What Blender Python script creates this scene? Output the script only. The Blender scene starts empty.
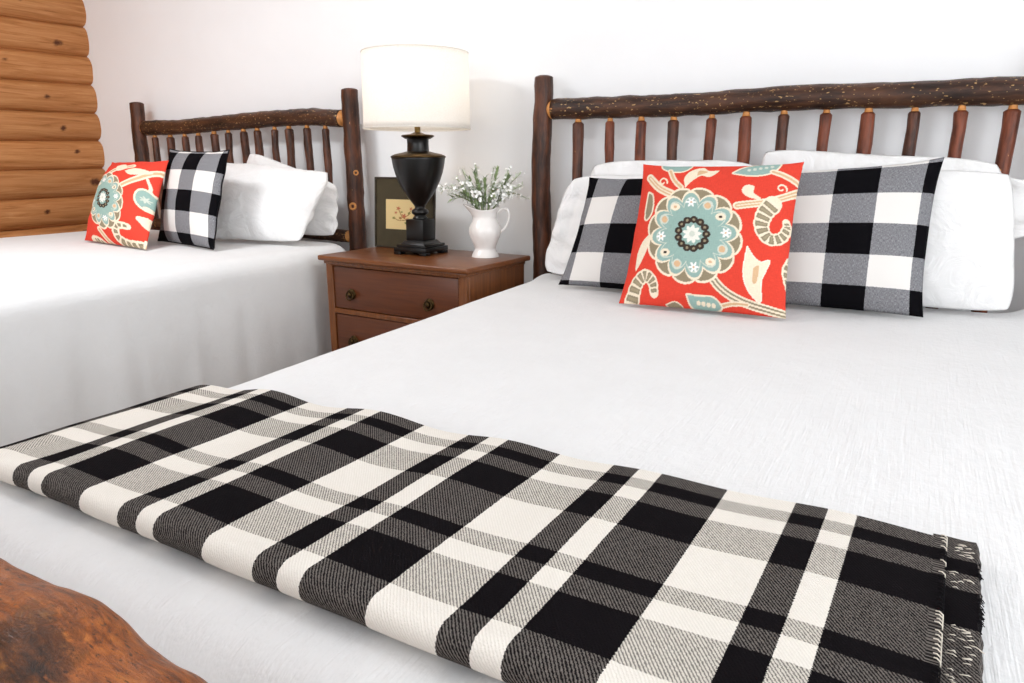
import bpy, bmesh, math, random
import numpy as np
from mathutils import Vector, Matrix, noise as mnoise

random.seed(7)
sc = bpy.context.scene
COL = sc.collection
PI = math.pi

# ------------------------------------------------------------------ helpers
def lin(c):
    return tuple(((x/255)/12.92 if x/255 <= .04045 else ((x/255+.055)/1.055)**2.4) for x in c)

def rgba(c):
    return (*lin(c), 1.0)

def tag(o, label=None, cat=None, group=None, kind=None):
    if label: o['label'] = label
    if cat: o['category'] = cat
    if group: o['group'] = group
    if kind: o['kind'] = kind
    return o

def empty(name, loc=(0, 0, 0)):
    o = bpy.data.objects.new(name, None)
    o.location = loc
    o.empty_display_size = .05
    COL.objects.link(o)
    return o

class MB:
    """collects vertices and faces, then links ONE mesh object"""
    def __init__(self):
        self.v, self.f, self.m, self.uv = [], [], [], {}
    def add(self, v, f, mi=0):
        b = len(self.v)
        self.v += [tuple(p) for p in v]
        self.f += [tuple(i+b for i in q) for q in f]
        if isinstance(mi, (list, tuple)):
            self.m += list(mi)
        else:
            self.m += [mi]*len(f)
        return self
    def build(self, name, mats, parent=None, smooth=True, bevel=0.0, segs=2, solid=0.0):
        me = bpy.data.meshes.new(name)
        me.from_pydata(self.v, [], self.f)
        if not isinstance(mats, (list, tuple)): mats = [mats]
        for m in mats: me.materials.append(m)
        me.polygons.foreach_set('material_index', self.m)
        bm = bmesh.new(); bm.from_mesh(me)
        bmesh.ops.recalc_face_normals(bm, faces=bm.faces[:])
        if bevel > 0:
            es = [e for e in bm.edges if e.is_manifold and e.calc_face_angle(0) > .6]
            bmesh.ops.bevel(bm, geom=es, offset=bevel, segments=segs, affect='EDGES', profile=.5)
        bm.to_mesh(me); bm.free()
        if smooth:
            me.polygons.foreach_set('use_smooth', [True]*len(me.polygons))
            if bevel > 0 or smooth == 'auto':
                me.set_sharp_from_angle(angle=math.radians(40))
        o = bpy.data.objects.new(name, me)
        COL.objects.link(o)
        if parent is not None:
            o.parent = parent
            o.matrix_parent_inverse = Matrix.Translation(-root_loc(parent))
        if solid:
            s = o.modifiers.new('solid', 'SOLIDIFY'); s.thickness = solid; s.offset = -1
        return o

def root_loc(p):
    """world position of a parent (empties only translate)"""
    v = Vector(p.location)
    if p.parent is not None:
        v = v + root_loc(p.parent) + p.matrix_parent_inverse.translation
    return v

def box(c, s):
    x, y, z = c; a, b, h = s[0]/2, s[1]/2, s[2]/2
    v = [(x+i*a, y+j*b, z+k*h) for i in (-1, 1) for j in (-1, 1) for k in (-1, 1)]
    f = [(0, 1, 3, 2), (4, 6, 7, 5), (0, 4, 5, 1), (2, 3, 7, 6), (0, 2, 6, 4), (1, 5, 7, 3)]
    return v, f

def box2(a, b):
    return box([(p+q)/2 for p, q in zip(a, b)], [abs(q-p) for p, q in zip(a, b)])

def spline(pts, n):
    """Catmull-Rom through pts, n points"""
    P = np.array(pts, float)
    m = len(P)
    Q = np.vstack([2*P[0]-P[1], P, 2*P[-1]-P[-2]])
    out = []
    for t in np.linspace(0, m-1-1e-9, n):
        i = int(t); s = t-i
        a, b, c, d = Q[i], Q[i+1], Q[i+2], Q[i+3]
        out.append(.5*((2*b)+(c-a)*s+(2*a-5*b+4*c-d)*s*s+(3*b-a-3*c+d)*s**3))
    return np.array(out)

def tube(pts, radii, seg=12, amp=0.0, freq=20., seed=0., cap=True, squash=None):
    """swept tube; radii scalar or list; amp = relative bumpiness"""
    P = [Vector(p) for p in pts]
    n = len(P)
    R = radii if hasattr(radii, '__len__') else [radii]*n
    v, f = [], []
    T = [(P[min(i+1, n-1)]-P[max(i-1, 0)]).normalized() for i in range(n)]
    ref = Vector((0, 0, 1)) if abs(T[0].z) < .8 else Vector((1, 0, 0))
    u = T[0].cross(ref).normalized()
    for i in range(n):
        u = (u-T[i]*u.dot(T[i])).normalized()
        w = T[i].cross(u)
        for k in range(seg):
            a = 2*PI*k/seg
            d = u*math.cos(a)+w*math.sin(a)
            r = R[i]
            if amp:
                q = (P[i]+d*r)*freq+Vector((seed, seed*1.7, seed*.3))
                r *= 1+amp*mnoise.noise(q)+amp*.6*mnoise.noise(q*2.7)
            v.append(P[i]+d*r)
    for i in range(n-1):
        for k in range(seg):
            a, b = i*seg+k, i*seg+(k+1) % seg
            f.append((a, b, b+seg, a+seg))
    if cap:
        f.append(tuple(range(seg))[::-1])
        f.append(tuple(range((n-1)*seg, n*seg)))
    return v, f

def lathe(profile, c, seg=40, fn=None):
    """profile [(r,z)...] about the z axis through c; ends closed when r=0"""
    v, f = [], []
    n = len(profile)
    for (r, z) in profile:
        for k in range(seg):
            a = 2*PI*k/seg
            p = Vector((c[0]+r*math.cos(a), c[1]+r*math.sin(a), c[2]+z))
            if fn: p = fn(p, r, z, a)
            v.append(p)
    for i in range(n-1):
        for k in range(seg):
            a, b = i*seg+k, i*seg+(k+1) % seg
            f.append((a, b, b+seg, a+seg))
    f.append(tuple(range(seg))[::-1])
    f.append(tuple(range((n-1)*seg, n*seg)))
    return v, f

# ------------------------------------------------------------------ materials
def newmat(name, rough=.6, spec=.3):
    m = bpy.data.materials.new(name); m.use_nodes = True
    nt = m.node_tree
    b = nt.nodes['Principled BSDF']
    b.inputs['Roughness'].default_value = rough
    b.inputs['Specular IOR Level'].default_value = spec
    return m, nt, b

class NT:
    def __init__(s, nt): s.nt = nt
    def n(s, t, **k):
        o = s.nt.nodes.new(t)
        for a, b in k.items(): setattr(o, a, b)
        return o
    def l(s, a, b): s.nt.links.new(a, b)
    def val(s, node, name, x):
        if hasattr(x, 'is_output') or isinstance(x, bpy.types.NodeSocket): s.l(x, node.inputs[name])
        else: node.inputs[name].default_value = x
    def math(s, op, a, b=None, clamp=False):
        o = s.n('ShaderNodeMath', operation=op, use_clamp=clamp)
        s.val(o, 0, a)
        if b is not None: s.val(o, 1, b)
        return o.outputs[0]
    def mix(s, fac, a, b, mode='MIX'):
        o = s.n('ShaderNodeMix', data_type='RGBA', blend_type=mode)
        s.val(o, 0, fac)
        for i, x in ((6, a), (7, b)):
            if isinstance(x, bpy.types.NodeSocket): s.l(x, o.inputs[i])
            else: o.inputs[i].default_value = x
        return o.outputs[2]
    def noise(s, vec, scale, detail=4, rough=.6, dist=0.):
        o = s.n('ShaderNodeTexNoise')
        o.inputs['Scale'].default_value = scale; o.inputs['Detail'].default_value = detail
        o.inputs['Roughness'].default_value = rough; o.inputs['Distortion'].default_value = dist
        if vec is not None: s.l(vec, o.inputs['Vector'])
        return o.outputs['Fac']
    def mapping(s, vec, scale, loc=(0, 0, 0), rot=(0, 0, 0)):
        o = s.n('ShaderNodeMapping')
        o.inputs['Scale'].default_value = scale; o.inputs['Location'].default_value = loc
        o.inputs['Rotation'].default_value = rot
        s.l(vec, o.inputs['Vector']); return o.outputs[0]
    def ramp(s, fac, stops, interp='LINEAR'):
        o = s.n('ShaderNodeValToRGB'); o.color_ramp.interpolation = interp
        e = o.color_ramp.elements
        while len(e) < len(stops): e.new(.5)
        for q, (p, c) in zip(e, stops):
            q.position = p; q.color = c if len(c) == 4 else (*c, 1)
        s.l(fac, o.inputs[0]); return o.outputs[0]
    def pos(s):
        return s.n('ShaderNodeNewGeometry').outputs['Position']
    def bump(s, h, strength, dist, bsdf):
        o = s.n('ShaderNodeBump'); o.inputs['Strength'].default_value = strength
        o.inputs['Distance'].default_value = dist
        s.l(h, o.inputs['Height']); s.l(o.outputs[0], bsdf.inputs['Normal'])

def plain(name, c, rough=.5, spec=.4, metal=0., bump=None, vary=.08, vscale=20):
    m, nt, b = newmat(name, rough, spec); t = NT(nt)
    p = t.pos()
    k = t.noise(p, vscale, 3)
    d = tuple(x*(1-vary) for x in lin(c)); e = tuple(min(1, x*(1+vary)) for x in lin(c))
    t.l(t.ramp(k, [(.3, d), (.7, e)]), b.inputs['Base Color'])
    b.inputs['Metallic'].default_value = metal
    if bump: t.bump(t.noise(p, bump[0], 3), bump[1], bump[2], b)
    return m

def bark_mat(name, dark, mid, red, fleck, fleck_amt, axis):
    """bark; axis 'z' for upright logs, 'x' for rails"""
    m, nt, b = newmat(name, .42, .35); t = NT(nt)
    p = t.pos()
    sc_ = (60, 60, 9) if axis == 'z' else (9, 60, 60)
    sp = t.mapping(p, sc_)
    a = t.noise(sp, 1., 6, .65)
    base = t.ramp(a, [(.32, lin(dark)), (.52, lin(mid)), (.72, lin(red))])
    big = t.noise(t.mapping(p, (7, 7, 2.5) if axis == 'z' else (2.5, 7, 7)), 2., 3)
    bigr = t.ramp(big, [(.45, (0, 0, 0)), (.62, (1, 1, 1))])
    base = t.mix(bigr, base, t.ramp(a, [(.3, lin(mid)), (.7, lin(red))]))
    fl = t.noise(t.mapping(p, (90, 90, 38) if axis == 'z' else (55, 120, 120)), 1.2, 2, .5)
    base = t.mix(t.ramp(fl, [(fleck_amt, (0, 0, 0)), (fleck_amt+.035, (1, 1, 1))]), base, (*lin(fleck), 1))
    t.l(base, b.inputs['Base Color'])
    t.bump(a, .7, .004, b)
    return m

M = {}
M['bark_rail'] = bark_mat('bark_rail', (24, 15, 11), (58, 36, 25), (92, 58, 38), (176, 140, 92), .645, 'x')
M['bark_post'] = bark_mat('bark_post', (30, 16, 10), (66, 38, 24), (108, 60, 36), (170, 125, 70), .735, 'z')
M['bark_spindle'] = bark_mat('bark_spindle', (48, 24, 16), (100, 52, 34), (142, 76, 50), (196, 140, 90), .75, 'z')
M['bark_spindle_dark'] = bark_mat('bark_spindle_dark', (34, 20, 15), (74, 44, 32), (116, 70, 50), (190, 140, 90), .75, 'z')
M['bare_wood'] = plain('bare_wood', (205, 140, 78), .45, .35, vary=.2, vscale=60)

def peeled_mat():
    m, nt, b = newmat('peeled_log', .36, .35); t = NT(nt)
    p = t.pos()
    s = t.noise(t.mapping(p, (22, 110, 110), rot=(0, .18, .25)), 1.3, 5, .62, .25)
    base = t.ramp(s, [(.30, lin((58, 28, 11))), (.42, lin((118, 62, 25))), (.58, lin((154, 86, 36))), (.78, lin((182, 116, 58)))])
    att = t.n('ShaderNodeAttribute', attribute_name='bark')
    n2 = t.noise(t.mapping(p, (.7, 1.3, 1.3)), 60, 6, .7, .5)
    k = t.math('ADD', att.outputs['Fac'], t.math('MULTIPLY', t.math('SUBTRACT', n2, .5), 1.2))
    barkc = t.ramp(n2, [(.38, lin((30, 15, 6))), (.55, lin((86, 46, 18))), (.72, lin((140, 90, 42)))])
    base = t.mix(t.ramp(k, [(.42, (0, 0, 0)), (.62, (1, 1, 1))]), base, barkc)
    sp = t.noise(t.mapping(p, (60, 190, 190), rot=(.3, .35, .5)), 1.6, 3)
    base = t.mix(t.ramp(sp, [(.58, (0, 0, 0)), (.68, (.85, .85, .85))]), base, rgba((48, 24, 12)))
    t.l(base, b.inputs['Base Color'])
    t.bump(t.math('ADD', s, t.math('MULTIPLY', k, .8)), .55, .006, b)
    return m
M['peeled'] = peeled_mat()

def logwall_mat():
    m, nt, b = newmat('pine_logs', .5, .3); t = NT(nt)
    p = t.pos()
    g = t.noise(t.mapping(p, (46, 2.6, 46)), 1., 6, .65, .8)
    base = t.ramp(g, [(.25, lin((128, 78, 40))), (.42, lin((176, 116, 66))), (.62, lin((196, 138, 88))), (.8, lin((216, 168, 122)))])
    att = t.n('ShaderNodeAttribute', attribute_name='tone')
    base = t.mix(1., base, att.outputs['Color'], 'MULTIPLY')
    kn = t.n('ShaderNodeAttribute', attribute_name='knot')
    kc = t.math('ADD', kn.outputs['Fac'], t.math('MULTIPLY', t.math('SUBTRACT', t.noise(p, 70, 3), .5), .5))
    base = t.mix(t.ramp(kc, [(.3, (0, 0, 0)), (.75, (1, 1, 1))]), base, rgba((84, 42, 18)))
    t.l(base, b.inputs['Base Color'])
    t.bump(g, .3, .006, b)
    return m
M['logs'] = logwall_mat()

def wall_mat():
    m, nt, b = newmat('white_plaster', .85, .15); t = NT(nt)
    p = t.pos()
    k = t.noise(p, 2.5, 3)
    t.l(t.ramp(k, [(.3, lin((246, 247, 248))), (.7, lin((249, 250, 251)))]), b.inputs['Base Color'])
    t.bump(t.noise(p, 130, 3), .06, .003, b)
    return m
M['plaster'] = wall_mat()

def spread_mat(name, c):
    m, nt, b = newmat(name, .85, .1); t = NT(nt)
    b.inputs['Sheen Weight'].default_value = .15
    p = t.pos()
    k = t.noise(p, 9, 4)
    t.l(t.ramp(k, [(.3, tuple(x*.965 for x in lin(c))), (.7, lin(c))]), b.inputs['Base Color'])
    rib = t.noise(t.mapping(p, (260, 9, 40)), 1., 3, .6)
    crimp = t.noise(t.mapping(p, (60, 34, 44)), 1., 3, .6, .2)
    wide = t.n('ShaderNodeTexWave', wave_type='BANDS', bands_direction='X')
    wide.inputs['Scale'].default_value = 5.5; wide.inputs['Distortion'].default_value = 2.
    t.l(p, wide.inputs['Vector'])
    h = t.math('ADD', t.math('MULTIPLY', rib, .8), t.math('ADD', t.math('MULTIPLY', crimp, 1.3), t.math('MULTIPLY', wide.outputs['Fac'], .15)))
    t.bump(h, .36, .004, b)
    return m
M['spread'] = spread_mat('white_matelasse', (224, 224, 224))

def cotton_mat():
    m, nt, b = newmat('white_cotton', .85, .1); t = NT(nt)
    b.inputs['Sheen Weight'].default_value = .15
    p = t.pos()
    k = t.noise(p, 14, 3)
    t.l(t.ramp(k, [(.3, lin((235, 235, 234))), (.7, lin((240, 239, 239)))]), b.inputs['Base Color'])
    w = t.noise(t.mapping(p, (1, 1, 1)), 11, 4, .55, 1.5)
    t.bump(t.math('ADD', w, t.math('MULTIPLY', t.noise(p, 500, 2), .03)), .55, .025, b)
    return m
M['cotton'] = cotton_mat()

BLK, WHT = rgba((14, 13, 16)), rgba((226, 223, 219))
def check_mat(name, W, H, cell, cellv, ou, ov):
    """buffalo check from the UV map: u,v in 0..1 over W x H metres"""
    m, nt, b = newmat(name, .9, .04); t = NT(nt)
    uv = t.n('ShaderNodeUVMap').outputs[0]
    s = t.n('ShaderNodeSeparateXYZ'); t.l(uv, s.inputs[0])
    jit = t.math('MULTIPLY', t.math('SUBTRACT', t.noise(t.mapping(uv, (W, H, 1)), 260, 1), .5), .003)
    def stripe(x, L, off, cell):
        a = t.math('ADD', t.math('ADD', t.math('MULTIPLY', x, L), off), jit)
        return t.math('LESS_THAN', t.math('FLOORED_MODULO', a, cell*2), cell)
    du, dv = stripe(s.outputs[0], W, ou, cell), stripe(s.outputs[1], H, ov, cellv)
    both = t.math('MULTIPLY', du, dv)
    one = t.math('MAXIMUM', du, dv)
    # woven grey: black threads one way, white the other
    warp = t.noise(t.mapping(uv, (W*1500, H*130, 1)), 1., 1)
    weft = t.noise(t.mapping(uv, (W*130, H*1500, 1)), 1., 1)
    g = t.math('ADD', t.math('MULTIPLY', warp, .6), t.math('MULTIPLY', weft, .4))
    grey = t.ramp(g, [(.30, lin((72, 72, 76))), (.5, lin((122, 122, 126))), (.70, lin((176, 176, 178)))])
    base = t.mix(one, WHT, grey)
    base = t.mix(both, base, BLK)
    t.l(base, b.inputs['Base Color'])
    t.bump(t.noise(t.mapping(uv, (W, H, 1)), 420, 2), .12, .002, b)
    return m

def suzani_mat():
    m, nt, b = newmat('floral_print', .9, .04); t = NT(nt)
    a = t.n('ShaderNodeAttribute', attribute_name='print')
    uv = t.n('ShaderNodeUVMap').outputs[0]
    w = t.math('ADD', t.noise(t.mapping(uv, (30, 420, 1)), 1., 2), t.noise(t.mapping(uv, (420, 30, 1)), 1., 2))
    sl = t.ramp(t.math('MULTIPLY', w, .5), [(.3, (.80, .80, .80)), (.7, (1.12, 1.12, 1.12))])
    t.l(t.mix(1., a.outputs['Color'], sl, 'MULTIPLY'), b.inputs['Base Color'])
    t.bump(w, .15, .002, b)
    return m
M['floral'] = suzani_mat()

def throw_mat():
    m, nt, b = newmat('plaid_wool', .95, .03); t = NT(nt)
    uv = t.n('ShaderNodeUVMap').outputs[0]
    s = t.n('ShaderNodeSeparateXYZ'); t.l(uv, s.inputs[0])
    nz = t.noise(uv, 420, 2)
    jit = t.math('MULTIPLY', t.math('SUBTRACT', nz, .5), .004)
    def dark(x, off, per, n, g, w):
        a = t.math('FLOORED_MODULO', t.math('SUBTRACT', t.math('ADD', x, jit), off), per)
        d1 = t.math('LESS_THAN', a, n)
        d2 = t.math('MULTIPLY', t.math('GREATER_THAN', a, n+g), t.math('LESS_THAN', a, n+g+w))
        return t.math('MAXIMUM', d1, d2)
    du = dark(s.outputs[0], -1.016, .2325, .036, .031, .085)
    dv = dark(s.outputs[1], .041, .2205, .029, .034, .068)
    # twill: a diagonal line of floats about every 3 mm
    dg = t.math('SUBTRACT', t.math('MULTIPLY', s.outputs[0], .79), t.math('MULTIPLY', s.outputs[1], .61))
    tw = t.math('SINE', t.math('ADD', t.math('MULTIPLY', dg, 2*PI/.0031), t.math('MULTIPLY', nz, 7.)))
    tw = t.math('ADD', t.math('MULTIPLY', tw, .5), .5)
    fz = t.noise(uv, 900, 2)
    tw = t.math('ADD', t.math('MULTIPLY', tw, .62), t.math('MULTIPLY', fz, .45), True)
    cream = t.mix(tw, rgba((216, 210, 201)), rgba((230, 225, 217)))
    black = t.mix(fz, rgba((6, 5, 7)), rgba((26, 23, 25)))
    gd = t.ramp(tw, [(.35, lin((26, 23, 24))), (.9, lin((116, 110, 105)))])
    gl = t.ramp(tw, [(.1, lin((62, 58, 57))), (.7, lin((204, 198, 188)))])
    base = t.mix(dv, cream, gl)
    base = t.mix(du, base, t.mix(dv, gd, black))
    t.l(base, b.inputs['Base Color'])
    t.bump(t.math('ADD', tw, t.math('MULTIPLY', nz, 1.5)), .35, .002, b)
    return m
M['throw'] = throw_mat()

def stained_mat(name, dark, light, axis='x', rough=.32):
    m, nt, b = newmat(name, rough, .45); t = NT(nt)
    p = t.pos()
    g = t.noise(t.mapping(p, (3, 30, 70) if axis == 'x' else (60, 60, 4)), 1.2, 5, .6, .5)
    t.l(t.ramp(g, [(.3, lin(dark)), (.7, lin(light))]), b.inputs['Base Color'])
    t.bump(g, .08, .002, b)
    return m
M['stand_top'] = stained_mat('stained_top', (92, 48, 19), (124, 72, 33))
M['stand_body'] = stained_mat('stained_cabinet', (84, 43, 18), (124, 73, 34), 'z')
M['stand_drawer'] = stained_mat('stained_drawer', (72, 34, 14), (98, 50, 22))
M['brass'] = plain('antique_brass', (150, 122, 70), .35, .5, 1., vary=.25, vscale=120)
M['brass_dark'] = plain('dark_brass', (72, 56, 34), .4, .5, 1., vary=.25, vscale=120)
M['urn'] = plain('black_enamel', (9, 8, 8), .32, .4, vary=.15, bump=(60, .05, .002))
M['ceramic'] = plain('white_ceramic', (238, 234, 230), .22, .5, vary=.02)
M['stem'] = plain('stem_green', (126, 140, 98), .6, .3, vary=.2, vscale=60)
M['leaf'] = plain('leaf_green', (134, 152, 108), .55, .3, vary=.35, vscale=45)
M['leaf_pale'] = plain('leaf_pale', (172, 184, 154), .55, .3, vary=.3, vscale=45)
M['petal'] = plain('white_petal', (240, 240, 236), .6, .2, vary=.04)
M['mat_board'] = plain('olive_board', (66, 58, 40), .6, .25, vary=.1)
M['frame_edge'] = plain('dark_frame', (46, 38, 26), .45, .4, vary=.2)
M['floor'] = stained_mat('floor_boards', (118, 104, 90), (150, 134, 118), 'x', .45)
M['white_paint'] = plain('white_paint', (240, 239, 236), .5, .3, vary=.02)
M['thread'] = plain('cream_thread', (222, 214, 200), .9, .05, vary=.1)
M['thread_dark'] = plain('black_thread', (26, 24, 26), .9, .05, vary=.1)

def shade_mat():
    m, nt, b = newmat('linen_shade', .9, .05); t = NT(nt)
    p = t.pos()
    k = t.noise(t.mapping(p, (160, 160, 400)), 1., 2)
    c = t.ramp(k, [(.3, lin((244, 241, 236))), (.7, lin((252, 250, 247)))])
    t.l(c, b.inputs['Base Color'])
    tr = t.n('ShaderNodeBsdfTranslucent'); t.l(c, tr.inputs[0])
    mx = t.n('ShaderNodeMixShader'); mx.inputs[0].default_value = .45
    t.l(b.outputs[0], mx.inputs[1]); t.l(tr.outputs[0], mx.inputs[2])
    t.l(mx.outputs[0], nt.nodes['Material Output'].inputs[0])
    return m
M['shade'] = shade_mat()
def glow_mat():
    m, nt, b = newmat('bulb_glow', .4, .3)
    b.inputs['Base Color'].default_value = (1, .95, .88, 1)
    b.inputs['Emission Color'].default_value = (1, .86, .66, 1)
    b.inputs['Emission Strength'].default_value = 6
    return m
M['bulb'] = glow_mat()

# ------------------------------------------------------------------ camera
F_PX, PITCH = 710., math.atan(179/710.)
YAW = math.atan(413/(F_PX/math.cos(PITCH)))
CAM_H = 1.04
fw = Vector((-math.sin(YAW)*math.cos(PITCH), math.cos(YAW)*math.cos(PITCH), -math.sin(PITCH)))
rt = Vector((math.cos(YAW), math.sin(YAW), 0))
up = rt.cross(fw)
cd = bpy.data.cameras.new('camera')
cd.sensor_width = 36; cd.lens = F_PX/1024*36; cd.clip_start = .02
cam = bpy.data.objects.new('camera', cd)
cam.matrix_world = Matrix(((rt.x, up.x, -fw.x, 0), (rt.y, up.y, -fw.y, 0), (rt.z, up.z, -fw.z, CAM_H), (0, 0, 0, 1)))
COL.objects.link(cam); sc.camera = cam

# ------------------------------------------------------------------ the room
XL, XR, YB, YF, ZC = -4.40, 2.1, 2.68, -2.0, 2.5
def struct(name, mb, mat, **k):
    return tag(mb.build(name, mat, **k), kind='structure')
struct('floor', MB().add(*box2((XL-.2, YF-.1, -.1), (XR+.1, YB+.1, 0))), M['floor'], smooth=False)
struct('ceiling', MB().add(*box2((XL-.2, YF-.1, ZC), (XR+.1, YB+.1, ZC+.1))), M['plaster'], smooth=False)
struct('wall_back', MB().add(*box2((XL-.2, YB, 0), (XR+.1, YB+.1, ZC))), M['plaster'], smooth=False)

def wall_with_hole(name, axis, at, th, lo, hi, h0, h1, z0, z1):
    mb = MB()
    def bb(a, b, za, zb):
        if axis == 'y': mb.add(*box2((a, at, za), (b, at+th, zb)))
        else: mb.add(*box2((at, a, za), (at+th, b, zb)))
    bb(lo, h0, 0, ZC); bb(h1, hi, 0, ZC); bb(h0, h1, 0, z0); bb(h0, h1, z1, ZC)
    struct(name, mb, M['plaster'], smooth=False)
def window(name, axis, at, a, b, z0, z1, cols):
    mb = MB(); w = .05
    def bar(p, q, za, zb):
        if axis == 'y': mb.add(*box2((p, at-.03, za), (q, at+.03, zb)))
        else: mb.add(*box2((at-.03, p, za), (at+.03, q, zb)))
    bar(a, b, z0, z0+w); bar(a, b, z1-w, z1); bar(a, a+w, z0+w, z1-w); bar(b-w, b, z0+w, z1-w)
    for i in range(1, cols):
        x = a+(b-a)*i/cols; bar(x-.015, x+.015, z0+w, z1-w)
    bar(a+w, b-w, (z0+z1)/2-.015, (z0+z1)/2+.015)
    struct(name, mb, M['white_paint'], smooth=False)
wall_with_hole('wall_front', 'y', YF, -.1, XL-.2, XR+.1, -3.2, 1.2, .7, 2.25)
window('window_1', 'y', YF-.05, -3.2, 1.2, .7, 2.25, 6)
wall_with_hole('wall_right', 'x', XR, .1, YF-.1, YB+.1, -.9, 1.3, .8, 2.2)
window('window_2', 'x', XR+.05, -.9, 1.3, .8, 2.2, 3)

# log wall: stacked round logs, the plaster of the back wall is scribed round their ends
def log_wall():
    v, f, tone, knot = [], [], [], []
    seams = [-.12, .04, .20, .36, .52, .682, .848, 1.008, 1.168, 1.328, 1.490, 1.648, 1.812, 1.975, 2.14, 2.30, 2.47, 2.63]
    rnd = random.Random(3)
    ny, na = 150, 14
    knots = {}
    for i in range(len(seams)-1):
        knots[i] = [(rnd.uniform(1.2, 2.6), rnd.uniform(.25, .75), rnd.uniform(.012, .026)) for _ in range(4)]
    # the knots the photo shows, as (Y, share of the log's height, size)
    for zi, k in ((11, (2.50, .35, .022)), (12, (2.32, .60, .02)), (10, (2.62, .25, .024)), (10, (2.21, .62, .012)),
                  (9, (2.40, .5, .016)), (6, (2.60, .5, .028)), (7, (2.52, .6, .014)), (5, (2.30, .55, .016)), (13, (2.46, .2, .02))):
        knots[zi] = [q for q in knots[zi] if q[0] < 2.0] + [k]
    for i in range(len(seams)-1):
        z0, z1 = seams[i], seams[i+1]
        h = z1-z0; b = len(v); tn = rnd.uniform(.88, 1.04)
        for j in range(ny+1):
            Y = YF-.05+(YB+.03-YF+.05)*j/ny
            bul = .046+.010*mnoise.noise(Vector((i*3.1, Y*1.3, 0)))
            for k in range(na+1):
                s = k/na
                x = XL-.012+bul*(1-abs(2*s-1)**2.6)**.6 + .003*mnoise.noise(Vector((i*7., Y*5, s*4)))
                zz = z0+h*s+.022*(Y-2.66)+.006*mnoise.noise(Vector((i, Y*1.7, s)))*(1 if 0 < k < na else .6)
                v.append((x, Y, zz)); tone.append(tn)
                kk = 0
                for (ky, ks, kr) in knots[i]:
                    d = math.hypot((Y-ky)/1.3, (s-ks)*h)
                    kk = max(kk, min(1, 1.25-d/kr*.9))
                knot.append(max(0, kk))
        w = na+1
        for j in range(ny):
            for k in range(na):
                a = b+j*w+k; f.append((a, a+1, a+1+w, a+w))
    mb = MB(); mb.add(v, f)
    mb.add(*box2((XL-.2, YF-.1, 0), (XL-.011, YB+.05, ZC)))
    me_tone = tone+[.9]*8; kn = knot+[0]*8
    o = struct('wall_left', mb, M['logs'])
    a = o.data.color_attributes.new('tone', 'FLOAT_COLOR', 'POINT')
    a.data.foreach_set('color', [c for q in me_tone for c in (q, q*.985, q*.96, 1)])
    a = o.data.attributes.new('knot', 'FLOAT', 'POINT'); a.data.foreach_set('value', kn)
log_wall()

# ------------------------------------------------------------------ log beds
YH = 2.58       # the headboards' posts
def wob(p, amp, seed, f=3.):
    return [(x+amp*mnoise.noise(Vector((x*f+seed, z*f, y))), y+amp*mnoise.noise(Vector((z*f, x*f+seed, 9.))), z+0) for x, y, z in p]

def post(parent, x, y, z1, r, seed, lean=0., name='post', knots=()):
    n = 46
    pts = [(x+lean*(t-.5), y, z1*t) for t in np.linspace(0, 1, n)]
    pts = wob(pts, .012, seed, 2.2)
    rad = [r*(1.05-.1*t/(n-1)) for t in range(n)]
    pts.append((pts[-1][0], pts[-1][1], z1+.004)); rad.append(rad[-1]*.9)
    pts.append((pts[-1][0], pts[-1][1], z1+.008)); rad.append(rad[-1]*.62)
    o = MB().add(*tube(pts, rad, 18, .10, 22, seed)).build(name, M['bark_post'], parent, smooth='auto')
    for kz, ka, kr in knots:        # pale ring knots where twigs were cut
        d = Vector((math.sin(ka), -math.cos(ka), 0))
        i = int(kz/z1*(n-1)); c = Vector(pts[i])+d*(rad[i]*1.0)
        ring = []
        u = d.cross(Vector((0, 0, 1)))
        for q in range(17):
            t = 2*PI*q/16; ring.append(c+u*math.cos(t)*kr+Vector((0, 0, 1))*math.sin(t)*kr)
        mb = MB().add(*tube(ring, kr*.42, 8, cap=False))
        kn = mb.build('knot', M['bare_wood'], o); kn['label'] = 'pale ring knot'
    return o

def spindle(parent, x, x2, z0, z1, r, seed, mat):
    n = 16
    pts = [(x2+(x-x2)*t, YH, z0+(z1-.022-z0)*t) for t in np.linspace(0, 1, n)]
    pts = wob(pts, .006, seed, 6.)
    rad = [r*(1+.05*math.sin(seed+i)) for i in range(n)]
    pts.append((pts[-1][0], pts[-1][1], pts[-1][2]+.006)); rad.append(r*.72)
    o = MB().add(*tube(pts, rad, 12, .10, 30, seed)).build('spindle', mat, parent)
    e = Vector(pts[-1])
    tn = MB().add(*tube([e-Vector((0, 0, .004)), e+Vector((0, 0, .010)), (e.x, e.y, z1+.012)], [r*.66, r*.55, r*.5], 10)).build('tenon', M['bare_wood'], o)
    tn['label'] = 'bare tan tenon'
    return o

def rail(parent, name, pts, r, seed, mat, amp=.10, taper=.028, tipmat=None):
    """horizontal log with whittled bare ends let into the posts"""
    P = spline(pts, 70)
    rad = [r*(1+.04*mnoise.noise(Vector((p[0]*4+seed, 0, 0)))) for p in P]
    o = MB().add(*tube(P, rad, 20, amp, 16, seed)).build(name, mat, parent)
    for e, d in ((P[0], -1), (P[-1], 1)):
        e = Vector(e); q = [e-Vector((d*.012, 0, 0)), e+Vector((d*.006, 0, 0)), e+Vector((d*taper*.6, 0, 0)), e+Vector((d*taper, 0, 0))]
        t = MB().add(*tube(q, [r*.93, r*.92, r*.72, r*.5], 16, .06, 30, seed)).build('tenon', M['bare_wood'], o)
        t['label'] = 'bare tan rail end'
    return o

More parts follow.
